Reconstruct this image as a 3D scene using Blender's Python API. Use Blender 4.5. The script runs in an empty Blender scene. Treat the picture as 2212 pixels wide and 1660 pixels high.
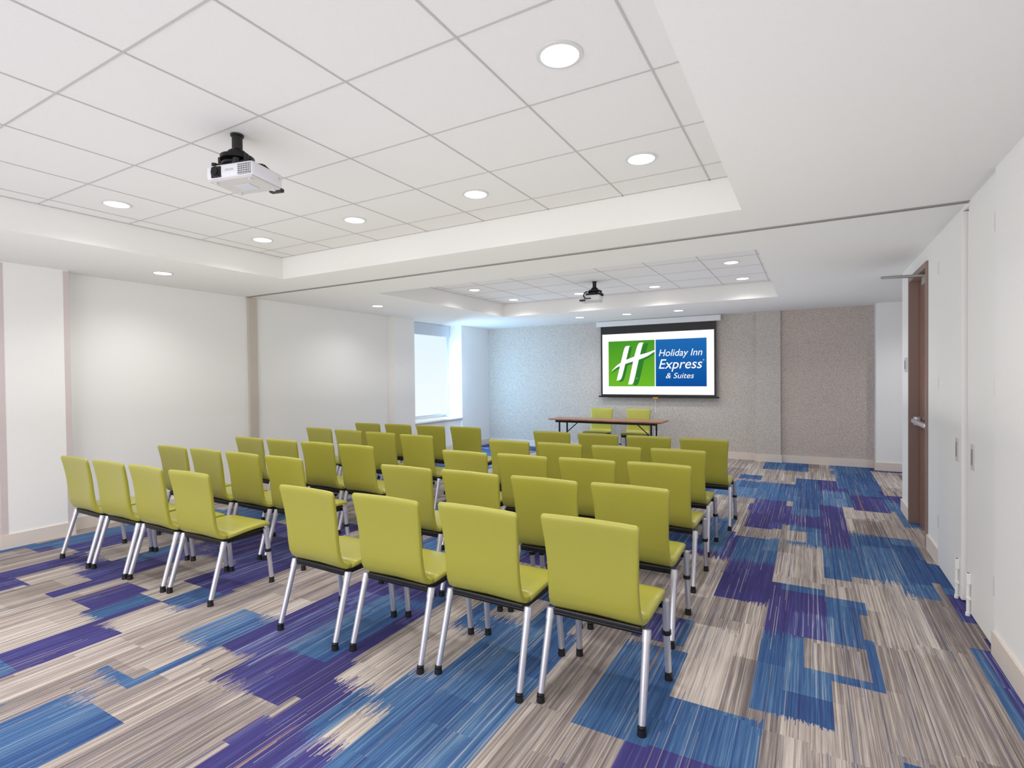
import bpy, bmesh, math, random
from mathutils import Matrix, Vector
random.seed(7)
C = bpy.context.scene.collection
R = math.radians

# ------------------------------------------------------------------ helpers
def bx(bm, x0, x1, y0, y1, z0, z1, bev=0.0):
    M = Matrix.Translation(((x0+x1)/2, (y0+y1)/2, (z0+z1)/2)) @ Matrix.Diagonal((abs(x1-x0), abs(y1-y0), abs(z1-z0), 1))
    g = bmesh.ops.create_cube(bm, size=1, matrix=M)
    if bev > 0:
        es = set()
        for v in g['verts']:
            for e in v.link_edges: es.add(e)
        bmesh.ops.bevel(bm, geom=list(es), offset=bev, segments=2, profile=0.5, affect='EDGES')

def tube(bm, p0, p1, r0, r1=None, seg=14):
    p0 = Vector(p0); p1 = Vector(p1); d = p1-p0
    if r1 is None: r1 = r0
    q = Vector((0,0,1)).rotation_difference(d.normalized()).to_matrix().to_4x4()
    M = Matrix.Translation((p0+p1)/2) @ q
    bmesh.ops.create_cone(bm, cap_ends=True, segments=seg, radius1=r0, radius2=r1, depth=d.length, matrix=M)

def lathe(bm, prof, seg=28, cx=0, cy=0):
    rings = []
    for (r, z) in prof:
        ring = []
        for k in range(seg):
            a = 2*math.pi*k/seg
            ring.append(bm.verts.new((cx+r*math.cos(a), cy+r*math.sin(a), z)))
        rings.append(ring)
    for i in range(len(rings)-1):
        for k in range(seg):
            bm.faces.new((rings[i][k], rings[i][(k+1)%seg], rings[i+1][(k+1)%seg], rings[i+1][k]))
    if prof[0][0] > 0: bm.faces.new(list(reversed(rings[0])))
    if prof[-1][0] > 0: bm.faces.new(rings[-1])

def obj(name, bm, mat, parent=None, smooth=False, loc=None):
    me = bpy.data.meshes.new(name)
    bmesh.ops.recalc_face_normals(bm, faces=bm.faces[:])
    bm.to_mesh(me); bm.free()
    me.materials.append(mat)
    if smooth:
        for p in me.polygons: p.use_smooth = True
    o = bpy.data.objects.new(name, me); C.objects.link(o)
    if parent: o.parent = parent
    if loc: o.location = loc
    return o

def smooth_by_angle(o, ang=35):
    me = o.data
    for p in me.polygons: p.use_smooth = True
    bm = bmesh.new(); bm.from_mesh(me)
    for e in bm.edges:
        if len(e.link_faces) == 2 and e.calc_face_angle(0) > R(ang): e.smooth = False
    bm.to_mesh(me); bm.free()
    return o

def thing(name, label, cat, loc=(0,0,0), rotz=0, group=None):
    o = bpy.data.objects.new(name, None); C.objects.link(o)
    o.empty_display_size = 0.1
    o.location = loc; o.rotation_euler = (0,0,rotz)
    o['label'] = label; o['category'] = cat
    if group: o['group'] = group
    return o

def tag(o, label, cat, group=None):
    o['label'] = label; o['category'] = cat
    if group: o['group'] = group
    return o

def struct(name, bm, m, parent=None):
    o = obj(name, bm, m, parent)
    if not parent: o['kind'] = 'structure'
    return o

def dup(root, loc, rotz, label, group=None):
    r = root.copy(); C.objects.link(r); r.location = loc; r.rotation_euler = (0,0,rotz)
    r['label'] = label
    if group: r['group'] = group
    for ch in list(root.children):
        c = ch.copy(); C.objects.link(c); c.parent = r
        for g in ch.children:
            d = g.copy(); C.objects.link(d); d.parent = c
    return r

# ------------------------------------------------------------------ materials
def lin(r, g, b):
    f = lambda c: (c/255/12.92) if c/255 <= .04045 else ((c/255+.055)/1.055)**2.4
    return (f(r), f(g), f(b), 1)

def mat(name, col, rough=.5, metal=0, noise=0.0, nscale=40, bump=0.0, spec=.5, coat=0):
    m = bpy.data.materials.new(name); m.use_nodes = True
    nt = m.node_tree; b = nt.nodes['Principled BSDF']
    b.inputs['Roughness'].default_value = rough
    b.inputs['Metallic'].default_value = metal
    b.inputs['Specular IOR Level'].default_value = spec
    b.inputs['Coat Weight'].default_value = coat
    tc = nt.nodes.new('ShaderNodeTexCoord')
    n = nt.nodes.new('ShaderNodeTexNoise'); n.inputs['Scale'].default_value = nscale; n.inputs['Detail'].default_value = 3
    nt.links.new(tc.outputs['Object'], n.inputs['Vector'])
    mx = nt.nodes.new('ShaderNodeMixRGB')
    mx.inputs[1].default_value = tuple(max(0, c*(1-noise)) for c in col[:3])+(1,)
    mx.inputs[2].default_value = tuple(min(1, c*(1+noise)) for c in col[:3])+(1,)
    nt.links.new(n.outputs['Fac'], mx.inputs[0]); nt.links.new(mx.outputs[0], b.inputs['Base Color'])
    if bump > 0:
        bp = nt.nodes.new('ShaderNodeBump'); bp.inputs['Strength'].default_value = bump; bp.inputs['Distance'].default_value = .002
        nt.links.new(n.outputs['Fac'], bp.inputs['Height']); nt.links.new(bp.outputs[0], b.inputs['Normal'])
    return m

def emit(name, col, s):
    m = bpy.data.materials.new(name); m.use_nodes = True
    nt = m.node_tree; nt.nodes.remove(nt.nodes['Principled BSDF'])
    e = nt.nodes.new('ShaderNodeEmission'); e.inputs[0].default_value = col; e.inputs[1].default_value = s
    nt.links.new(e.outputs[0], nt.nodes['Material Output'].inputs[0])
    return m

class NB:
    def __init__(s, nt): s.nt = nt
    def _in(s, sock, v):
        if isinstance(v, (int, float)): sock.default_value = v
        elif isinstance(v, tuple): sock.default_value = v
        else: s.nt.links.new(v, sock)
    def m(s, op, a, b=0.0, c=None):
        n = s.nt.nodes.new('ShaderNodeMath'); n.operation = op
        s._in(n.inputs[0], a); s._in(n.inputs[1], b)
        if c is not None: s._in(n.inputs[2], c)
        return n.outputs[0]
    def xyz(s, a, b, c=0.0):
        n = s.nt.nodes.new('ShaderNodeCombineXYZ')
        s._in(n.inputs[0], a); s._in(n.inputs[1], b); s._in(n.inputs[2], c); return n.outputs[0]
    def wn(s, a, b, c=0.0):
        n = s.nt.nodes.new('ShaderNodeTexWhiteNoise'); n.noise_dimensions = '3D'
        s.nt.links.new(s.xyz(a, b, c), n.inputs['Vector']); return n.outputs['Value']
    def no(s, a, b, c=0.0, det=2):
        n = s.nt.nodes.new('ShaderNodeTexNoise'); n.inputs['Scale'].default_value = 1; n.inputs['Detail'].default_value = det
        s.nt.links.new(s.xyz(a, b, c), n.inputs['Vector']); return n.outputs['Fac']
    def mix(s, f, a, b):
        n = s.nt.nodes.new('ShaderNodeMixRGB'); s._in(n.inputs[0], f); s._in(n.inputs[1], a); s._in(n.inputs[2], b); return n.outputs[0]
    def ramp(s, f, stops, interp='LINEAR'):
        n = s.nt.nodes.new('ShaderNodeValToRGB'); cr = n.color_ramp; cr.interpolation = interp
        while len(cr.elements) < len(stops): cr.elements.new(.5)
        for e, (p, c) in zip(cr.elements, stops): e.position = p; e.color = c
        s._in(n.inputs[0], f); return n.outputs[0]

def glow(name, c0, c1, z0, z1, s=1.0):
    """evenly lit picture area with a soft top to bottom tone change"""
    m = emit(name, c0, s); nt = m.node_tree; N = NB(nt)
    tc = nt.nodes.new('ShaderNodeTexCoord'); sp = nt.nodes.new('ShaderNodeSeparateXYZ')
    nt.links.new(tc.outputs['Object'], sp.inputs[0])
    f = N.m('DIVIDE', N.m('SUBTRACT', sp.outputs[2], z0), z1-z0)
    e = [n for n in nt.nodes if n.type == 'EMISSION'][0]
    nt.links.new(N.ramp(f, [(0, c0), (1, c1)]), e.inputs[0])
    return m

def carpet_material():
    m = bpy.data.materials.new('striped_carpet'); m.use_nodes = True
    nt = m.node_tree; b = nt.nodes['Principled BSDF']; b.inputs['Roughness'].default_value = .95
    b.inputs['Specular IOR Level'].default_value = .15
    N = NB(nt)
    tc = nt.nodes.new('ShaderNodeTexCoord'); sp = nt.nodes.new('ShaderNodeSeparateXYZ')
    nt.links.new(tc.outputs['Object'], sp.inputs[0]); x = sp.outputs[0]; y = sp.outputs[1]
    M = N.m
    fl = lambda a: M('FLOOR', a)
    # each plank shifts the streaks, so they break at its ends
    pc = fl(M('DIVIDE', x, .25)); pr = fl(M('ADD', M('DIVIDE', y, 1.0), M('MULTIPLY', N.wn(pc, 0.5, 8.5), 5.0)))
    sh = M('MULTIPLY', N.wn(pc, pr, 2.5), 30.0)
    s1 = N.no(M('MULTIPLY', x, 70), M('MULTIPLY', y, .4), sh, 2)
    s2 = N.no(M('MULTIPLY', x, 240), M('MULTIPLY', y, 1.2), M('ADD', sh, 9.7), 2)
    s3 = N.no(M('MULTIPLY', x, 16), M('MULTIPLY', y, .3), M('ADD', sh, 4.2), 1)
    s4 = N.no(M('MULTIPLY', x, 130), M('MULTIPLY', y, 5.0), M('ADD', sh, 6.1), 2)   # broken flecks
    yarn = N.no(M('MULTIPLY', x, 420), M('MULTIPLY', y, 230), 0, 2)
    st = M('ADD', M('ADD', M('MULTIPLY', s1, .38), M('MULTIPLY', s2, .40)), M('MULTIPLY', s4, .22))
    # ragged ends, in places only
    jr = N.wn(fl(M('MULTIPLY', x, 130)), fl(M('MULTIPLY', y, .9)), 4.0)
    jr2 = N.wn(fl(M('MULTIPLY', x, 320)), fl(M('MULTIPLY', y, .9)), 5.0)
    ja = M('MINIMUM', M('MAXIMUM', M('SUBTRACT', N.no(M('MULTIPLY', x, 2.2), M('MULTIPLY', y, 1.7), 5.5, 0), .54), 0.0), .10)
    jit = M('MULTIPLY', M('SUBTRACT', M('ADD', M('MULTIPLY', jr, .35), M('MULTIPLY', jr2, .65)), .5), M('MULTIPLY', ja, 2.0))
    yj = M('ADD', y, jit)
    def cell(w, l, seed):
        c = fl(M('ADD', M('DIVIDE', x, w), seed*.37))
        r = fl(M('ADD', M('DIVIDE', yj, l), M('MULTIPLY', N.wn(c, seed, 1.5), 7.0)))
        return N.wn(c, r, seed+.25), N.wn(c, r, seed+11.5)
    a, a2 = cell(.50, 1.15, 1)
    bb, b2 = cell(.34, .85, 2)
    cc, c2 = cell(.30, .36, 3)
    dd, d2 = cell(.25, 1.0, 4)
    # base greige
    tone = M('ADD', M('MULTIPLY', M('SUBTRACT', st, .5), 2.5), M('ADD', .5, M('MULTIPLY', M('SUBTRACT', dd, .5), .36)))
    tone = M('ADD', tone, M('MULTIPLY', M('SUBTRACT', s3, .5), .5))
    base = N.ramp(tone, [(.08, lin(108,100,100)), (.36, lin(142,132,129)), (.56, lin(173,162,156)), (.82, lin(205,195,188))])
    # blue and indigo
    bt = M('ADD', M('MULTIPLY', M('SUBTRACT', st, .5), 2.4), M('ADD', .5, M('MULTIPLY', M('SUBTRACT', d2, .5), .35)))
    blue = N.ramp(bt, [(.05, lin(54,58,108)), (.33, lin(56,84,132)), (.60, lin(72,106,150)), (.80, lin(102,132,166)), (.94, lin(154,160,178))])
    indi = N.ramp(bt, [(.1, lin(54,53,100)), (.5, lin(68,63,122)), (.70, lin(82,78,136)), (.78, lin(78,106,156)), (.94, lin(152,152,180))])
    isA = M('GREATER_THAN', a, .655)
    isB = M('GREATER_THAN', bb, .76)
    isC = M('GREATER_THAN', cc, .95)
    isD = M('LESS_THAN', cc, .06)
    anyb = M('MAXIMUM', M('MAXIMUM', isA, isB), isC)
    anyb = M('MULTIPLY', anyb, M('SUBTRACT', 1.0, isD))
    # single threads of the other colour run through every block
    thr = M('GREATER_THAN', N.wn(fl(M('MULTIPLY', x, 240)), fl(M('ADD', M('MULTIPLY', y, 1.6), M('MULTIPLY', N.wn(fl(M('MULTIPLY', x, 240)), 1.0, 3.0), 9.0))), 6.0), .945)
    anyb = M('ABSOLUTE', M('SUBTRACT', anyb, M('MULTIPLY', thr, .5)))
    ind = M('GREATER_THAN', M('ADD', M('MULTIPLY', b2, .5), M('MULTIPLY', a2, .5)), .55)
    col = N.mix(anyb, base, N.mix(ind, blue, indi))
    # the odd thin tan line
    tl = M('MULTIPLY', M('LESS_THAN', M('ABSOLUTE', M('SUBTRACT', M('FRACT', M('MULTIPLY', x, .8)), .41)), .006), M('GREATER_THAN', a2, .55))
    col = N.mix(M('MULTIPLY', tl, .6), col, lin(150,118,100))
    fin = nt.nodes.new('ShaderNodeMixRGB'); fin.blend_type = 'MULTIPLY'; fin.inputs[0].default_value = .5
    nt.links.new(col, fin.inputs[1])
    nt.links.new(N.ramp(yarn, [(.3, (.6,.6,.6,1)), (.65, (1.25,1.25,1.25,1))]), fin.inputs[2])
    nt.links.new(fin.outputs[0], b.inputs['Base Color'])
    bp = nt.nodes.new('ShaderNodeBump'); bp.inputs['Strength'].default_value = .25; bp.inputs['Distance'].default_value = .003
    nt.links.new(yarn, bp.inputs['Height']); nt.links.new(bp.outputs[0], b.inputs['Normal'])
    return m

def wallpaper_material(name, k):
    m = bpy.data.materials.new(name); m.use_nodes = True
    nt = m.node_tree; b = nt.nodes['Principled BSDF']; b.inputs['Roughness'].default_value = .85
    N = NB(nt)
    tc = nt.nodes.new('ShaderNodeTexCoord'); sp = nt.nodes.new('ShaderNodeSeparateXYZ')
    nt.links.new(tc.outputs['Object'], sp.inputs[0])
    n1 = N.no(N.m('MULTIPLY', sp.outputs[0], 135), N.m('MULTIPLY', sp.outputs[2], 135), sp.outputs[1], 2)
    n2 = N.no(N.m('MULTIPLY', sp.outputs[0], 45), N.m('MULTIPLY', sp.outputs[2], 50), sp.outputs[1], 2)
    f = N.m('ADD', N.m('MULTIPLY', n1, .85), N.m('MULTIPLY', n2, .15))
    c = lambda r, g, bl: lin(r*k[0], g*k[1], bl*k[2])
    nt.links.new(N.ramp(f, [(.38, c(156,147,141)), (.46, c(194,186,179)), (.60, c(214,207,200))]), b.inputs['Base Color'])
    return m

def wood_material():
    m = bpy.data.materials.new('walnut_laminate'); m.use_nodes = True
    nt = m.node_tree; b = nt.nodes['Principled BSDF']; b.inputs['Roughness'].default_value = .35
    N = NB(nt)
    tc = nt.nodes.new('ShaderNodeTexCoord'); sp = nt.nodes.new('ShaderNodeSeparateXYZ')
    nt.links.new(tc.outputs['Object'], sp.inputs[0])
    n1 = N.no(N.m('MULTIPLY', sp.outputs[0], 4), N.m('MULTIPLY', sp.outputs[1], 40), N.m('MULTIPLY', sp.outputs[2], 4), 4)
    nt.links.new(N.ramp(n1, [(.3, lin(136,92,70)), (.7, lin(178,130,102))]), b.inputs['Base Color'])
    return m

WALL = mat('white_wall_paint', lin(241,240,239), .8, noise=.02, nscale=60, bump=.15)
SOFF = mat('white_ceiling_paint', lin(238,237,235), .85, noise=.02, nscale=90, bump=.2)
TILE = mat('ceiling_tile', lin(232,230,229), .9, noise=.03, nscale=160, bump=.25)
TBAR = mat('ceiling_grid_metal', lin(192,189,188), .6, noise=.02)
BASEB = mat('greige_baseboard', lin(226,214,204), .5, noise=.02)
GUARD = mat('mauve_corner_guard', lin(210,198,198), .4, noise=.02)
JAMB = mat('beige_jamb', lin(200,190,180), .5, noise=.02)
TRACK = mat('aluminium_track', lin(158,154,151), .4, .3, noise=.05)
CARPET = carpet_material()
PAPER = wallpaper_material('speckled_wallpaper', (1, 1, 1))
PAPER2 = wallpaper_material('shaded_speckled_wallpaper', (.995, .970, .966))  # same wallpaper, the right section's shade put into its tint
WOOD = wood_material()
LIME = mat('lime_leatherette', lin(172,168,68), .33, noise=.05, nscale=220, bump=.08, coat=.12)
SILV = mat('satin_aluminium', lin(216,216,226), .30, .65, noise=.03)
BLACK = mat('black_plastic', lin(22,22,24), .45, noise=.1)
BLKM = mat('black_metal', lin(26,26,28), .35, .4, noise=.1)
PWHITE = mat('projector_white', lin(228,228,235), .4, noise=.01)
PGREY = mat('projector_underside', lin(206,201,199), .5, noise=.03)
PANELW = mat('white_panel', lin(241,240,238), .55, noise=.015)
HINGE = mat('hinge_metal', lin(220,215,214), .4, .2, noise=.03)
FRAMEB = mat('taupe_door_frame', lin(146,122,114), .45, noise=.03)
DOORB = mat('brown_door_veneer', lin(126,88,74), .4, noise=.12, nscale=18)
CASEW = mat('screen_case_white', lin(228,228,230), .45, noise=.01)
RING = mat('downlight_trim', lin(214,212,212), .4, noise=.01)
LENS = emit('lit_lens', (1, .985, .96, 1), 7.0)
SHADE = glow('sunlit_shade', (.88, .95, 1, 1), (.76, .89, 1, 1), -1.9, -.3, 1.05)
VAL = mat('blue_grey_shade', lin(212,220,230), .7, noise=.02)
PLATE = mat('wall_plate', lin(206,210,216), .4, noise=.01)
E_W = emit('screen_white', (1, 1, 1, 1), 1.02)
E_G = glow('screen_green', lin(112,186,44), lin(72,152,44), 1.32, 2.23)
E_DG = emit('screen_dark_green', lin(50,128,50), 1.0)
E_B = glow('screen_blue', lin(14,80,158), lin(34,108,180), 1.32, 2.23)
ORANGE = mat('amber_pull_tab', lin(214,150,40), .5, noise=.05)
GLASS = emit('daylight_glass', (.75, .9, 1, 1), 1.6)

# ------------------------------------------------------------------ dimensions
H = 1.54
ZC = 2.64; ZT = 2.876
XR = .89; XL = -6.6; YB = 10.34
Y0 = -3.0
PX = -6.46
PY0, PY1 = 1.88, 2.42

# ------------------------------------------------------------------ camera
FPX = 1140.0
cam = bpy.data.cameras.new('Camera'); cam.sensor_fit = 'HORIZONTAL'; cam.sensor_width = 36; cam.lens = 36*FPX/2212
co = bpy.data.objects.new('Camera', cam); C.objects.link(co)
CR = Matrix.Rotation(R(29.5), 4, 'Z') @ Matrix.Rotation(R(90-.8), 4, 'X') @ Matrix.Rotation(R(-.57), 4, 'Z')
co.matrix_world = Matrix.Translation((0, 0, H)) @ CR
bpy.context.scene.camera = co
def on_plane(u, v, z):
    """world point at height z that the photo shows at pixel (u, v)"""
    d = CR.to_3x3() @ Vector(((u-1106)/FPX, (830-v)/FPX, -1))
    t = (z-H)/d.z
    return d.x*t, d.y*t

# ------------------------------------------------------------------ room shell
bm = bmesh.new(); bx(bm, -7.05, 2.4, Y0, 10.7, -.1, 0); struct('floor', bm, CARPET)

def slab(x0, x1, y0, y1, z0, z1, holes):
    bm = bmesh.new()
    xs = sorted(set([x0, x1]+[h[0] for h in holes]+[h[1] for h in holes]))
    ys = sorted(set([y0, y1]+[h[2] for h in holes]+[h[3] for h in holes]))
    for i in range(len(xs)-1):
        for j in range(len(ys)-1):
            cx = (xs[i]+xs[i+1])/2; cy = (ys[j]+ys[j+1])/2
            if any(h[0] < cx < h[1] and h[2] < cy < h[3] for h in holes): continue
            bx(bm, xs[i], xs[i+1], ys[j], ys[j+1], z0, z1)
    return bm
T1 = (-5.06, -.40, -2.2, 3.84)
T2 = (-4.90, -.40, 5.13, 8.40)
struct('ceiling', slab(-7.05, 2.4, Y0, 10.7, ZC, ZT, [T1, T2]), SOFF)
for T in (T1, T2):
    bm = bmesh.new(); bx(bm, T[0]-.1, T[1]+.1, T[2]-.1, T[3]+.1, ZT, ZT+.05)
    struct('ceiling', bm, TILE)
def tbars(n, T, gx, gy):
    bm = bmesh.new(); w = .0045
    k = gx
    while k > T[0]: 
        if k < T[1]: bx(bm, k-w, k+w, T[2], T[3], ZT-.003, ZT)
        k -= .61
    k = gy
    while k > T[2]: k -= .61
    k += .61
    while k < T[3]:
        bx(bm, T[0], T[1], k-w, k+w, ZT-.0025, ZT); k += .61
    # wall angle round the tray
    bx(bm, T[0], T[0]+.014, T[2], T[3], ZT-.004, ZT); bx(bm, T[1]-.014, T[1], T[2], T[3], ZT-.004, ZT)
    bx(bm, T[0], T[1], T[3]-.014, T[3], ZT-.003, ZT); bx(bm, T[0], T[1], T[2], T[2]+.014, ZT-.003, ZT)
    struct('trim_%d' % n, bm, TBAR)
tbars(1, T1, -.60, 1.72)
tbars(2, T2, -.515, 7.695)

# left wall with piers and window recess
bm = bmesh.new()
bx(bm, -7.05, XL, Y0, 7.17, 0, ZC)
bx(bm, XL, -6.44, PY0, PY1, 0, ZC)
bx(bm, -7.05, PX, 7.17, 7.72, 0, ZC)
bx(bm, -7.05, PX-.03, 7.72, 9.25, 0, .66)
bx(bm, -7.05, PX, 9.25, YB, 0, ZC)
struct('wall_left', bm, WALL)
bm = bmesh.new(); bx(bm, -6.9, PX+.02, 7.72, 9.25, .66, .69, .006); struct('trim_3', bm, WALL)
# back wall
bm = bmesh.new()
bx(bm, -7.05, 2.4, YB, 10.7, 0, ZC)
struct('wall_back', bm, PAPER)
bm = bmesh.new(); bx(bm, -.84, -.45, YB-.09, YB, 0, ZC, .004); struct('wall_back', bm, PAPER)
bm = bmesh.new(); bx(bm, -.45, .90, YB-.03, YB, 0, ZC); struct('wall_back', bm, PAPER2)
# alcove pier and end wall
bm = bmesh.new(); bx(bm, .90, 2.2, 10.08, YB, 0, ZC); bx(bm, 2.2, 2.4, 7.3, YB, 0, ZC); struct('wall_alcove', bm, WALL)
# right wall, its near part standing a little proud of the closet doors
DY0, DY1, DZ = 5.82, 6.70, 2.46
XP = XR-.02
bm = bmesh.new()
bx(bm, XP, 1.12, Y0, 3.775, 0, ZC)
bx(bm, XR, 1.12, 3.775, 5.30, 2.615, ZC)
bx(bm, XR, 1.12, 5.30, DY0-.05, 0, ZC)
bx(bm, XR, 1.12, DY0-.05, DY1+.05, DZ+.05, ZC)
bx(bm, XR, 1.12, DY1+.05, 7.26, 0, ZC)
bx(bm, 1.12, 2.4, 7.16, 7.26, 0, ZC)
bx(bm, 1.40, 1.5, 3.6, 5.5, 0, ZC)
struct('wall_right', bm, WALL)
bm = bmesh.new(); bx(bm, -7.05, 1.12, Y0-.15, Y0, 0, ZC); struct('wall_front', bm, WALL)

# baseboards
hb = .13; tb = .014
bm = bmesh.new()
bx(bm, XL, XL+tb, Y0, PY0-tb, 0, hb)
bx(bm, -6.44, -6.44+tb, PY0-tb, PY1+tb, 0, hb); bx(bm, XL, -6.44, PY1, PY1+tb, 0, hb); bx(bm, XL, -6.44, PY0-tb, PY0, 0, hb)
bx(bm, XL, XL+tb, PY1+tb, 4.43, 0, hb); bx(bm, XL, XL+tb, 4.58, 7.17-tb, 0, hb)
bx(bm, XL, PX+tb, 7.17-tb, 7.17, 0, hb); bx(bm, PX, PX+tb, 7.17, YB-tb, 0, hb)
struct('baseboard_left', bm, BASEB)
bm = bmesh.new()
bx(bm, PX, -.84-tb, YB-tb, YB, 0, hb); bx(bm, -.84-tb, -.45+tb, YB-.09-tb, YB-.09, 0, hb)
bx(bm, -.45+tb, .9-tb, YB-.03-tb, YB-.03, 0, hb); bx(bm, -.45, -.45+tb, YB-.09, YB-.03, 0, hb)
bx(bm, .9-tb, 2.2, 10.08-tb, 10.08, 0, hb); bx(bm, .9-tb, .9, 10.08, YB-.06, 0, hb)
struct('baseboard_back', bm, BASEB)
bm = bmesh.new()
bx(bm, XP-tb, XP, Y0, 3.775, 0, hb); bx(bm, XR-tb, XR, 5.31, DY0-.052, 0, hb); bx(bm, XR-tb, XR, DY1+.052, 7.26+tb, 0, hb)
struct('baseboard_right', bm, BASEB)

# corner guards, partition jamb and ceiling track
bm = bmesh.new()
for yy in (PY0, PY1):
    s = 1 if yy < 2 else -1
    bx(bm, -6.44, -6.437, yy, yy+s*.045, hb, ZC-.01)
    bx(bm, -6.49, -6.437, yy-s*.003, yy, hb, ZC-.01)
struct('trim_4', bm, GUARD)
bm = bmesh.new(); bx(bm, XL, XL+.035, 4.44, 4.57, 0, ZC, .006); struct('trim_5', bm, JAMB)
bm = bmesh.new()
TY = 4.42
bx(bm, XL+.035, XR, TY-.022, TY-.009, ZC-.007, ZC); bx(bm, XL+.035, XR, TY+.009, TY+.022, ZC-.007, ZC); bx(bm, XL+.035, XR, TY-.009, TY+.009, ZC-.002, ZC)
struct('trim_6', bm, TRACK)

# window with roller shade
bm = bmesh.new()
bx(bm, -7.0, -6.92, 7.72, 7.78, .69, ZC); bx(bm, -7.0, -6.92, 9.19, 9.25, .69, ZC)
bx(bm, -7.0, -6.92, 7.78, 9.19, .69, .75); bx(bm, -7.0, -6.92, 7.78, 9.19, 2.56, ZC)
bx(bm, -7.0, -6.93, 7.78, 9.19, 1.55, 1.60)
w1 = struct('window_1', bm, PANELW)
bm = bmesh.new(); bx(bm, -6.98, -6.97, 7.78, 9.19, .75, 2.56); obj('pane', bm, GLASS, w1)
rs = thing('roller_shade', 'sunlit pale blue roller shade covering the tall window', 'window shade', (-6.80, 8.485, 2.64))
bm = bmesh.new(); bx(bm, -.05, .05, -.75, .75, -.24, 0, .008); obj('valance', bm, VAL, rs)
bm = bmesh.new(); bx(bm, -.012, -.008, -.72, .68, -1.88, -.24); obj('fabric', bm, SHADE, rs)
bm = bmesh.new(); bx(bm, -.02, 0, -.72, .68, -1.90, -1.87, .004); obj('bottom_bar', bm, VAL, rs)
bm = bmesh.new(); bx(bm, -.03, .01, .70, .745, -1.94, -.24, .004); obj('side_channel', bm, VAL, rs)

# ------------------------------------------------------------------ right wall fittings
# exit door
bm = bmesh.new()
bx(bm, XR-.015, 1.05, DY0-.05, DY0, 0, DZ+.05); bx(bm, XR-.015, 1.05, DY1, DY1+.05, 0, DZ+.05)
bx(bm, XR-.015, 1.05, DY0, DY1, DZ, DZ+.05)
d1 = struct('door_1', bm, FRAMEB)
bm = bmesh.new(); bx(bm, .955, 1.0, DY0+.004, DY1-.004, .01, DZ-.004); obj('door_leaf', bm, DOORB, d1)
bm = bmesh.new(); bx(bm, .90, .955, DY0+.06, DY0+.18, 1.01, 1.10, .012); bx(bm, .90, .955, DY1-.17, DY1-.06, 1.01, 1.10, .012)
bx(bm, .88, .92, DY0+.10, DY1-.10, 1.035, 1.08, .012); smooth_by_angle(obj('panic_bar', bm, SILV, d1))
bm = bmesh.new(); bx(bm, .90, .955, DY0+.08, DY0+.36, DZ-.11, DZ-.03, .01)
tube(bm, (.92, DY0+.28, DZ-.025), (.60, DY0+.40, DZ+.0), .013); tube(bm, (.60, DY0+.40, DZ), (.88, DY0+.62, DZ+.02), .012)
smooth_by_angle(obj('door_closer', bm, TRACK, d1))

def pocket_door(y0, y1, hy, py, by, label):
    t = thing('pocket_door', label, 'closet door', (XR, y0, 0), 0, 'tall white partition closet doors')
    bm = bmesh.new(); bx(bm, -.012, .03, 0, y1-y0, .012, 2.608, .003); obj('panel', bm, PANELW, t)
    for z in (.36, 1.45, 2.36):
        bm = bmesh.new(); bx(bm, -.0135, -.012, hy-.018-y0, hy+.018-y0, z-.05, z+.05); tube(bm, (-.013, hy-y0, z-.052), (-.013, hy-y0, z+.052), .005)
        obj('hinge', bm, HINGE, t)
    bm = bmesh.new(); bx(bm, -.017, -.012, py-.035-y0, py+.035-y0, .93, 1.09, .004)
    p = obj('flush_pull', bm, HINGE, t)
    bm = bmesh.new(); bx(bm, -.0185, -.017, py-.018-y0, py+.018-y0, .96, 1.06); obj('recess', bm, TRACK, p)
    bm = bmesh.new(); tube(bm, (-.026, by-y0, .02), (-.026, by-y0, .27), .009); bx(bm, -.036, -.012, by-.014-y0, by+.014-y0, .20, .27, .004)
    bx(bm, -.036, -.012, by-.014-y0, by+.014-y0, .10, .12, .004); tube(bm, (-.026, by-y0, .0), (-.026, by-y0, .02), .013)
    obj('floor_bolt', bm, PANELW, t)
    return t
pocket_door(3.785, 4.37, 3.81, 4.26, 4.30, 'tall white closet door nearest the camera, hinged at the right pier')
pocket_door(4.54, 5.295, 5.27, 4.66, 4.60, 'tall white closet door next to the brown exit door')
bm = bmesh.new(); bx(bm, .905, 1.36, 4.385, 4.525, .03, 2.60, .006)
tag(obj('folding_partition', bm, PANELW), 'stowed white folding partition edge in the gap between the closet doors', 'room divider')
bm = bmesh.new(); bx(bm, XR-.012, XR, 6.90, 7.02, 1.55, 1.70, .004)
sw = tag(obj('light_switch', bm, PLATE), 'pale switch plate on the white wall beyond the exit door', 'light switch')
bm = bmesh.new(); bx(bm, XR-.018, XR-.012, 6.94, 6.98, 1.58, 1.67, .003); obj('rocker', bm, TRACK, sw)

# wall outlet below the screen
ol = thing('wall_outlet', 'small white wall outlet below the projection screen', 'outlet', (-2.62, YB, .40))
bm = bmesh.new(); bx(bm, -.038, .038, -.008, 0, -.06, .06, .003); obj('cover_plate', bm, PANELW, ol)
for z in (-.025, .025):
    bm = bmesh.new(); bx(bm, -.018, .018, -.011, -.008, z-.016, z+.016, .003); obj('socket', bm, PLATE, ol)

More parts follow.
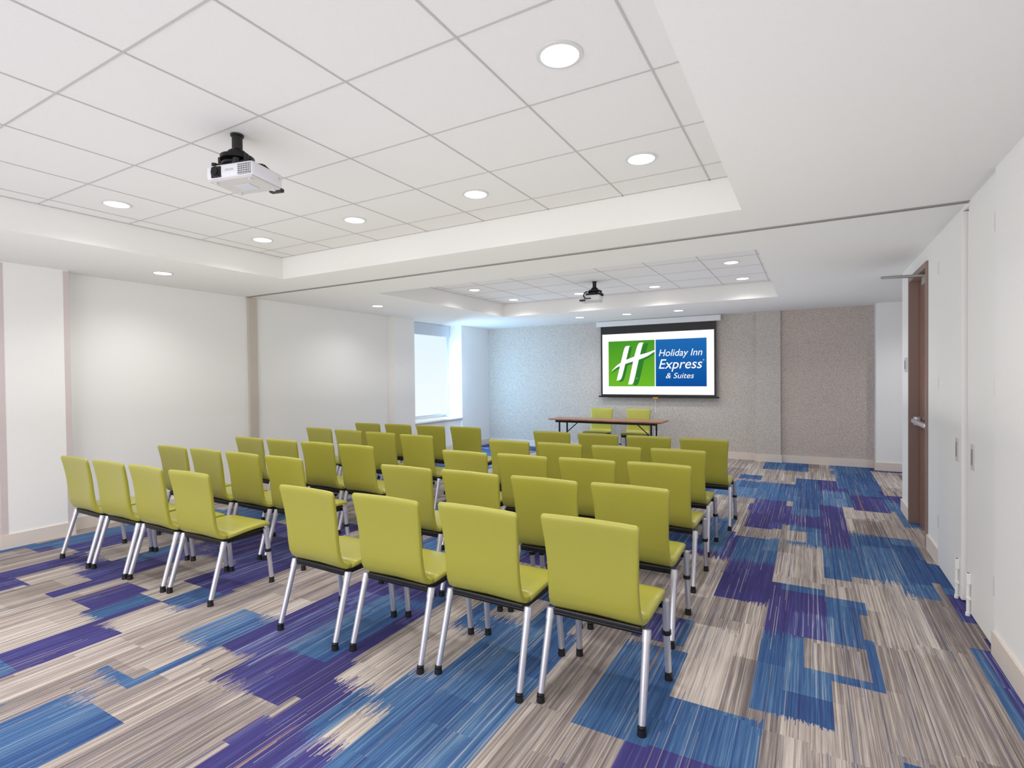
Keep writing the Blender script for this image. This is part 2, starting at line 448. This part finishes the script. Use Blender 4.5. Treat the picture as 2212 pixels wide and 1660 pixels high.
# ------------------------------------------------------------------ chairs
def loft(stations, seg=32, p=.22):
    """stations: (y, z, width, thickness, bow) ; sweeps a rounded rectangle along the profile"""
    bm = bmesh.new(); rings = []
    n = len(stations)
    for i, (y, z, w, th, bow) in enumerate(stations):
        a = stations[max(0, i-1)]; b = stations[min(n-1, i+1)]
        t = Vector((0, b[0]-a[0], b[1]-a[1])).normalized()
        nn = Vector((0, -t.z, t.y))
        ring = []
        for k in range(seg):
            an = 2*math.pi*k/seg
            c, s = math.cos(an), math.sin(an)
            xx = math.copysign(abs(c)**p, c)*w/2
            hh = math.copysign(abs(s)**.5, s)*th/2
            hh += bow*(xx/(.23))**2
            ring.append(bm.verts.new((xx, y+nn.y*hh, z+nn.z*hh)))
        rings.append(ring)
    for i in range(n-1):
        for k in range(seg):
            bm.faces.new((rings[i][k], rings[i][(k+1)%seg], rings[i+1][(k+1)%seg], rings[i+1][k]))
    bm.faces.new(rings[0]); bm.faces.new(list(reversed(rings[-1])))
    return bm

def make_chair(label, group):
    t = thing('chair', label, 'chair', (0,0,0), 0, group)
    th = .042
    seat = [(.248,.430,.42,.008,0),(.246,.434,.445,.026,0),(.236,.441,.458,.038,0),(.20,.447,.468,th,0),(.12,.449,.472,th,.002),(.03,.446,.472,th,.004),
            (-.05,.440,.468,th,.006),(-.095,.438,.462,th,.007)]
    obj('seat', loft(seat), LIME, t, True)
    back = [(-.095,.438,.462,th,.007),(-.124,.443,.458,th,.008),(-.147,.459,.452,th,.010),(-.161,.488,.446,th,.012),(-.168,.54,.440,th,.015),(-.172,.60,.438,.040,.018),
            (-.178,.68,.442,.038,.019),(-.189,.76,.452,.036,.018),(-.203,.83,.464,.034,.016),(-.213,.868,.472,.032,.014),(-.2175,.885,.472,.027,.013),(-.219,.893,.462,.018,.013),(-.2195,.897,.445,.006,.013)]
    obj('backrest', loft(back), LIME, t, True)
    bm = bmesh.new(); bx(bm, -.215, .215, -.145, .215, .396, .420, .008); obj('seat_pan', bm, BLACK, t)
    bm = bmesh.new()
    tube(bm, (-.232,-.125,.388), (.232,-.125,.388), .011); tube(bm, (-.232,.195,.388), (.232,.195,.388), .011)
    tube(bm, (-.20,-.125,.388), (-.20,.195,.388), .010); tube(bm, (.20,-.125,.388), (.20,.195,.388), .010)
    smooth_by_angle(obj('frame', bm, BLKM, t))
    for sx in (-1, 1):
        for front in (0, 1):
            top = Vector((sx*.236, .20, .412)) if front else Vector((sx*.236, -.13, .402))
            ft = Vector((sx*.242, .238, .03)) if front else Vector((sx*.242, -.238, .03))
            bm = bmesh.new(); tube(bm, top, ft, .0180, .0160)
            d = (ft-top).normalized()
            tube(bm, top-d*.006, top+d*.045, .0205)
            leg = smooth_by_angle(obj('leg', bm, SILV, t))
            bm = bmesh.new(); tube(bm, ft-d*.012, ft, .0180); tube(bm, (ft.x, ft.y, 0), (ft.x, ft.y, .03), .0205, .0180)
            smooth_by_angle(obj('foot_cap', bm, BLACK, leg))
            if front:
                bm = bmesh.new(); q = top+d*.15; tube(bm, q, q+d*.022, .0230); smooth_by_angle(obj('linking_clip', bm, BLACK, leg))
    return t

# where the photo shows the rear top left corner of each backrest (height .885 m), left to right, rows from the camera on
corners = {
 'right': [[(613,1050),(760,1067),(947,1087),(1177,1113)], [(825,1005),(957,1018),(1110,1028),(1275,1045)], [(957,975),(1075,980),(1213,990),(1355,1000)],
           [(1057,952),(1165,956),(1275,964),(1408,970)], [(1152,933),(1250,937),(1355,942),(1467,948)]],
 'left':  [[(135,987),(207,995),(287,1005),(367,1017)], [(342,965),(418,968),(492,977),(575,987)], [(510,945),(582,950),(652,955),(733,961)],
           [(662,925),(727,930),(795,934),(863,940)], [(770,915),(832,917),(900,920),(975,923)]]}
ordw = ['first', 'second', 'third', 'fourth', 'fifth']
proto = None
for block in ('right', 'left'):
    for r in range(5):
        P = [on_plane(u, v, .885) for (u, v) in corners[block][r]]
        # even spacing along a straight row
        mx = sum(p[0] for p in P)/4; my = sum(p[1] for p in P)/4
        kx = sum((i-1.5)*(P[i][0]-mx) for i in range(4))/5; ky = sum((i-1.5)*(P[i][1]-my) for i in range(4))/5
        for c in (3, 2, 1, 0):
            x = mx+kx*(c-1.5)+.235; y = my+ky*(c-1.5)+.217
            fa = c if block == 'right' else 3-c
            lab = 'lime green chair in %s block, %s row from camera, %s from the centre aisle' % (block, ordw[r], ordw[fa])
            g = 'lime chairs in the audience rows'
            rz = R(random.uniform(-1.2, 1.2))
            if proto is None:
                proto = make_chair(lab, g); proto.location = (x, y, 0); proto.rotation_euler = (0, 0, rz)
            else: dup(proto, (x, y, 0), rz, lab, g)
dup(proto, (-3.63, 9.82, 0), math.pi, 'lime green chair behind the head table, on the left below the screen', 'lime chairs at the head table')
dup(proto, (-2.88, 9.82, 0), math.pi+.03, 'lime green chair behind the head table, on the right below the screen', 'lime chairs at the head table')

# ------------------------------------------------------------------ head table
t = thing('folding_table', 'long brown topped folding table with black legs below the screen', 'table', (-3.28, 9.33, 0))
hx, hy, zt = 1.07, .24, .735
bm = bmesh.new(); bx(bm, -hx, hx, -hy, hy, zt-.022, zt, .004); top = obj('tabletop', bm, WOOD, t)
bm = bmesh.new()
bx(bm, -hx-.004, hx+.004, -hy-.004, -hy, zt-.024, zt-.003); bx(bm, -hx-.004, hx+.004, hy, hy+.004, zt-.024, zt-.003)
bx(bm, -hx-.004, -hx, -hy, hy, zt-.024, zt-.003); bx(bm, hx, hx+.004, -hy, hy, zt-.024, zt-.003); obj('edge_band', bm, WOOD, top)
bm = bmesh.new(); bx(bm, -hx+.12, hx-.12, -hy+.05, -hy+.075, zt-.07, zt-.022); bx(bm, -hx+.12, hx-.12, hy-.075, hy-.05, zt-.07, zt-.022); obj('apron', bm, BLKM, t)
for sx in (-1, 1):
    for sy in (-1, 1):
        bm = bmesh.new(); tube(bm, (sx*(hx-.20), sy*(hy-.06), zt-.03), (sx*(hx-.20), sy*(hy-.06), .02), .016)
        tube(bm, (sx*(hx-.20), sy*(hy-.06), 0), (sx*(hx-.20), sy*(hy-.06), .02), .02)
        smooth_by_angle(obj('leg', bm, BLKM, t))
    bm = bmesh.new(); tube(bm, (sx*(hx-.20), -hy+.06, .12), (sx*(hx-.20), hy-.06, .12), .010)
    tube(bm, (sx*(hx-.20), 0, .40), (sx*(hx-.55), 0, zt-.03), .009); tube(bm, (sx*(hx-.20), -hy+.06, .40), (sx*(hx-.20), hy-.06, .40), .010)
    smooth_by_angle(obj('brace', bm, BLKM, t))

# ------------------------------------------------------------------ projection screen
SY = YB-.10
ps = thing('projection_screen', 'pull-down projection screen lit with green and blue logo on back wall', 'projector screen', (0, SY, 0))
def flat(name, x0, x1, z0, z1, y, m, par):
    bm = bmesh.new(); v = [bm.verts.new(p) for p in ((x0,y,z0),(x1,y,z0),(x1,y,z1),(x0,y,z1))]; bm.faces.new(v)
    return obj(name, bm, m, par)
bm = bmesh.new(); bx(bm, -3.80, -1.42, -.03, .10, 2.525, 2.635, .012); cs = obj('case', bm, CASEW, ps)
bm = bmesh.new(); bx(bm, -1.425, -1.414, -.034, .10, 2.52, 2.638, .004); obj('end_cap', bm, PLATE, cs)
bm = bmesh.new(); bx(bm, -3.71, -1.50, -.002, .002, 1.135, 2.53); fb = obj('fabric', bm, BLACK, ps)
bm = bmesh.new(); bx(bm, -3.76, -1.45, -.012, .012, 1.105, 1.135, .005); obj('bottom_bar', bm, BLKM, ps)
bm = bmesh.new(); bx(bm, -2.66, -2.56, -.016, .014, 1.085, 1.112, .004); pt = obj('pull_tab', bm, ORANGE, ps)
bm = bmesh.new(); tube(bm, (-2.61, 0, .86), (-2.61, 0, 1.09), .003); tube(bm, (-2.61, 0, .83), (-2.61, 0, .86), .008, .004); obj('pull_cord', bm, PANELW, ps)
im = flat('projected_image', -3.675, -1.535, 1.165, 2.37, -.004, E_W, ps)
gx0, gx1, lz0, lz1 = -3.545, -2.62, 1.325, 2.225
bx0, bx1 = -2.60, -1.665
flat('green_square', gx0, gx1, lz0, lz1, -.006, E_G, im)
flat('blue_square', bx0, bx1, lz0, lz1, -.006, E_B, im)
def bez(pts, n=18):
    out = []
    m = len(pts)-1
    for i in range(n+1):
        s = i/n*m; k = min(int(s), m-1); f = s-k
        p0 = pts[max(0,k-1)]; p1 = pts[k]; p2 = pts[k+1]; p3 = pts[min(m,k+2)]
        out.append(tuple(.5*((2*p1[j])+(-p0[j]+p2[j])*f+(2*p0[j]-5*p1[j]+4*p2[j]-p3[j])*f*f+(-p0[j]+3*p1[j]-3*p2[j]+p3[j])*f**3) for j in range(3)))
    return out
def stroke(bm, pts, y, horiz=True, off=(0,0)):
    W = gx1-gx0; Hh = lz1-lz0; prev = None
    for (u, v, w) in bez(pts):
        u += off[0]; v += off[1]
        du, dv = (w/2, 0) if horiz else (0, w/2)
        P = lambda a, b: (gx0+min(1, max(0, a))*W, y, lz1-min(1, max(0, b))*Hh)
        cur = (bm.verts.new(P(u-du, v-dv)), bm.verts.new(P(u+du, v+dv)))
        if prev: bm.faces.new((prev[0], prev[1], cur[1], cur[0]))
        prev = cur
Ls = [(.45,.11,.05),(.41,.15,.10),(.345,.40,.105),(.245,.80,.10),(.20,.87,.05)]
Rs = [(.76,.05,.05),(.70,.09,.10),(.61,.42,.115),(.50,.90,.105),(.45,.955,.05)]
Xs = [(.07,.66,.01),(.20,.55,.05),(.40,.455,.085),(.65,.375,.10),(.85,.31,.075),(1.0,.235,.03)]
bm = bmesh.new(); stroke(bm, Ls, -.0075, True, (.055,.03)); stroke(bm, Rs, -.0080, True, (.11,.02)); stroke(bm, Xs, -.0085, False, (.0,.05)); obj('letter_shadow', bm, E_DG, im)
bm = bmesh.new(); stroke(bm, Ls, -.0090); stroke(bm, Rs, -.0095); stroke(bm, Xs, -.0100, False); obj('letter_emblem', bm, E_W, im)

def text_mesh(name, body, box, m, par, shear=.2, y=-.008, bold=0.0):
    cu = bpy.data.curves.new('t', 'FONT'); cu.body = body; cu.shear = shear; cu.offset = bold; cu.resolution_u = 6
    tmp = bpy.data.objects.new('t', cu); C.objects.link(tmp)
    dg = bpy.context.evaluated_depsgraph_get(); dg.update()
    me = bpy.data.meshes.new_from_object(tmp.evaluated_get(dg)); me.name = name
    bpy.data.objects.remove(tmp)
    xs = [v.co.x for v in me.vertices]; ys = [v.co.y for v in me.vertices]
    x0, x1, z0, z1 = box
    for v in me.vertices:
        fx = (v.co.x-min(xs))/(max(xs)-min(xs)); fz = (v.co.y-min(ys))/(max(ys)-min(ys))
        v.co = (x0+fx*(x1-x0), y, z0+fz*(z1-z0))
    me.materials.clear(); me.materials.append(m)
    o = bpy.data.objects.new(name, me); C.objects.link(o); o.parent = par
    return o
BW = bx1-bx0; BH = lz1-lz0
def bb(u0, u1, v0, v1): return (bx0+u0*BW, bx0+u1*BW, lz1-v1*BH, lz1-v0*BH)
text_mesh('lettering', 'Holiday Inn', bb(.065,.92,.215,.405), E_W, im, .25, bold=.002)
text_mesh('lettering', 'Express', bb(.065,.92,.425,.69), E_W, im, .25, bold=.002)
text_mesh('lettering', '& Suites', bb(.205,.76,.715,.83), E_W, im, .25, bold=.0)
text_mesh('lettering', '®', bb(.93,.955,.44,.47), E_W, im, 0)
text_mesh('lettering', 'TM', (gx0+.60*(gx1-gx0), gx0+.64*(gx1-gx0), lz1-.84*BH, lz1-.82*BH), E_W, im, 0)

# ------------------------------------------------------------------ projectors
def projector(loc, rz, label):
    t = thing('projector', label, 'projector', loc, rz, 'ceiling projectors')   # origin on the ceiling tile, lens faces local -Y
    zb0, zb1 = -.282, -.198
    ox = .050; oy = .0
    def place(o): o.location = (ox, oy, 0); return o
    bm = bmesh.new(); bx(bm, -.150, .150, -.115, .115, zb0+.008, zb1, .016); body = place(smooth_by_angle(obj('body', bm, PWHITE, t), 50))
    bm = bmesh.new(); bx(bm, -.142, .142, -.107, .107, zb0, zb0+.012, .005)
    us = place(obj('underside', bm, PGREY, t))
    bm = bmesh.new(); bx(bm, -.05, .05, -.03, .05, zb0-.003, zb0, .001); obj('access_panel', bm, PLATE, us)
    for k in range(4):
        bm = bmesh.new(); tube(bm, ((-.11,.11)[k%2], (-.085,.085)[k//2], zb0-.008), ((-.11,.11)[k%2], (-.085,.085)[k//2], zb0+.002), .011)
        obj('foot', bm, PLATE, us)
    bm = bmesh.new(); tube(bm, (-.080, -.123, -.238), (-.080, -.110, -.238), .029, seg=24); bx(bm, -.112, -.048, -.119, -.112, -.268, -.210, .004); place(obj('lens_surround', bm, BLACK, t))
    bm = bmesh.new(); tube(bm, (-.080, -.129, -.238), (-.080, -.123, -.238), .020, seg=24); place(obj('lens', bm, BLKM, t))
    bm = bmesh.new()
    bx(bm, .060, .138, -.1165, -.112, -.266, -.211)
    vg = place(obj('vent_grille', bm, BLKM, t))
    bm = bmesh.new()
    for k in range(8): bx(bm, .060+k*.0107, .063+k*.0107, -.119, -.1165, -.266, -.211)
    for k in range(6): bx(bm, .060, .138, -.119, -.1165, -.266+k*.0105, -.2635+k*.0105)
    obj('grille_mesh', bm, PWHITE, vg)
    text_mesh('lettering', 'EPSON', (-.020, .032, -.240, -.229), TRACK, body, 0, y=-.1156)
    bm = bmesh.new(); tube(bm, (.149, .085, -.230), (.153, .085, -.230), .009); obj('badge', bm, PLATE, body)
    # mount
    bm = bmesh.new(); tube(bm, (0,0,-.008), (0,0,0), .034, seg=24); tube(bm, (0,0,-.10), (0,0,-.008), .027, seg=20)
    smooth_by_angle(obj('pole', bm, BLACK, t))
    bm = bmesh.new(); lathe(bm, [(.030,-.080),(.048,-.095),(.052,-.116),(.086,-.122),(.086,-.142),(.050,-.148),(.050,-.156),(.078,-.160),(.078,-.172)], 24)
    smooth_by_angle(obj('swivel_mount', bm, BLKM, t))
    bm = bmesh.new()
    for k in range(4):
        a = R(35+90*k); p = Vector((.12*math.cos(a), .10*math.sin(a), -.184))
        tube(bm, (.02*math.cos(a), .02*math.sin(a), -.166), p, .016, .013); tube(bm, p, p+Vector((0,0,-.016)), .018)
        tube(bm, p, p+Vector((0,0,.020)), .015)
    bx(bm, -.095, .095, -.06, .06, -.186, -.166, .004)
    tube(bm, (-.09,-.03,-.135), (.09,-.03,-.135), .011); tube(bm, (-.085,-.03,-.17), (-.085,-.03,-.125), .013); tube(bm, (.085,-.03,-.17), (.085,-.03,-.125), .013)
    smooth_by_angle(obj('mount_arms', bm, BLACK, t))
    # cable
    pts = [(.05,.03,-.15),(.10,.08,-.145),(.12,.12,-.175),(.12,.145,-.215),(.10,.135,-.250),(.02,.130,-.250)]
    bm = bmesh.new()
    for i in range(len(pts)-1): tube(bm, pts[i], pts[i+1], .008, seg=8)
    bx(bm, .10, .18, .115, .150, -.284, -.262, .006)
    obj('cable', bm, BLACK, t)
    return t
projector((-2.72, 1.79, ZT-.004), R(13), 'white ceiling projector on black mount, the nearer and larger one')
projector((-2.66, 7.10, ZT-.004), R(186), 'white ceiling projector on black mount, in the far ceiling tray')

# ------------------------------------------------------------------ downlights
def downlight_proto(loc, label):
    t = thing('downlight', label, 'ceiling light', loc, 0, 'recessed round downlights')
    bm = bmesh.new(); lathe(bm, [(.078,-.001),(.080,-.006),(.096,-.004),(.098,0)], 32)
    smooth_by_angle(obj('trim_ring', bm, RING, t))
    bm = bmesh.new(); lathe(bm, [(.079,-.0005),(.079,-.003)], 32); obj('lens', bm, LENS, t)
    return t
Zt = ZT-.0005
dl = [(-.905, 2.03, Zt, 'largest round downlight, in the near tray close to the right soffit'),
      (-.905, 3.245, Zt, 'round downlight in the far right corner of the near tray'),
      (-2.125, 3.245, Zt, 'round downlight second from right along the near tray far edge'),
      (-3.345, 3.245, Zt, 'round downlight third from right along the near tray far edge'),
      (-4.565, 3.245, Zt, 'round downlight in the far left corner of the near tray'),
      (-4.565, 2.025, Zt, 'round downlight left of the near projector in the near tray'),
      (-5.79, 2.97, ZC, 'round downlight in the flat soffit by the near left wall'),
      (-5.75, 6.02, ZC, 'round downlight in the flat soffit before the window'),
      (-3.76, 9.25, ZC, 'round downlight above the left end of the projection screen'),
      (-2.86, 9.25, ZC, 'round downlight above the middle of the projection screen'),
      (-1.96, 9.25, ZC, 'round downlight above the right part of the projection screen'),
      (-.82, 6.78, Zt, 'round downlight nearer one at the right side of the far tray'),
      (-.82, 8.0, Zt, 'round downlight in the far right corner of the far tray'),
      (-2.04, 8.0, Zt, 'round downlight right of the far projector in the far tray'),
      (-3.26, 8.0, Zt, 'round downlight just left of the far projector in the far tray'),
      (-4.48, 8.0, Zt, 'round downlight in the far left corner of the far tray'),
      (-4.48, 6.78, Zt, 'round downlight nearer one at the left side of the far tray')]
dp = None
for (x, y, z, lab) in dl:
    if dp is None: dp = downlight_proto((x, y, z), lab)
    else: dup(dp, (x, y, z), 0, lab)

def spot(x, y, z, e, size=R(150), col=(1, .98, .955), rad=.08):
    L = bpy.data.lights.new('downlight_and_fill_lamp', 'SPOT'); L.energy = e; L.spot_size = size; L.spot_blend = .75; L.color = col; L.shadow_soft_size = rad
    o = bpy.data.objects.new('downlight_and_fill_lamp', L); C.objects.link(o); o.location = (x, y, z-.02); return o
for (x, y, z, lab) in dl:
    spot(x, y, z, 42 if z > 2.7 else (26 if x < -5 else 29))
for (x, y) in ((-.905,.8),(-2.125,.2),(-3.345,.2),(-4.565,.8),(-.905,-.8),(-4.565,-.8),(-2.7,-1.4)):
    spot(x, y, ZT, 42)
for (x, y) in ((1.5, 8.8),):
    spot(x, y, ZC, 54)  # added fill lamp for the alcove, without a fitting

def area(loc, rot, sx, sy, e, col, name='window_and_fill_light'):
    L = bpy.data.lights.new(name, 'AREA'); L.shape = 'RECTANGLE'; L.size = sx; L.size_y = sy; L.energy = e; L.color = col
    o = bpy.data.objects.new(name, L); C.objects.link(o); o.location = loc; o.rotation_euler = rot; return o
area((-6.34, 8.58, 1.40), (0, R(-90), R(50)), 1.3, .9, 46, (.36, .68, 1))
area((-2.9, -2.85, 1.5), (R(90), 0, 0), 5.5, 2.0, 124, (1, .985, .97))  # added unseen fill behind the camera, no window there
# unseen upward lamps, added to brighten the ceiling
area((-2.7, 1.9, 1.15), (R(180), 0, 0), 6.0, 4.2, 46, (1, .985, .97), 'ceiling_fill')
area((-2.6, 6.8, 1.15), (R(180), 0, 0), 6.5, 5.0, 46, (1, .985, .97), 'ceiling_fill')

w = bpy.data.worlds.new('World'); bpy.context.scene.world = w; w.use_nodes = True
w.node_tree.nodes['Background'].inputs[0].default_value = (.8, .9, 1, 1); w.node_tree.nodes['Background'].inputs[1].default_value = .6

vs = bpy.context.scene.view_settings
vs.view_transform = 'Standard'
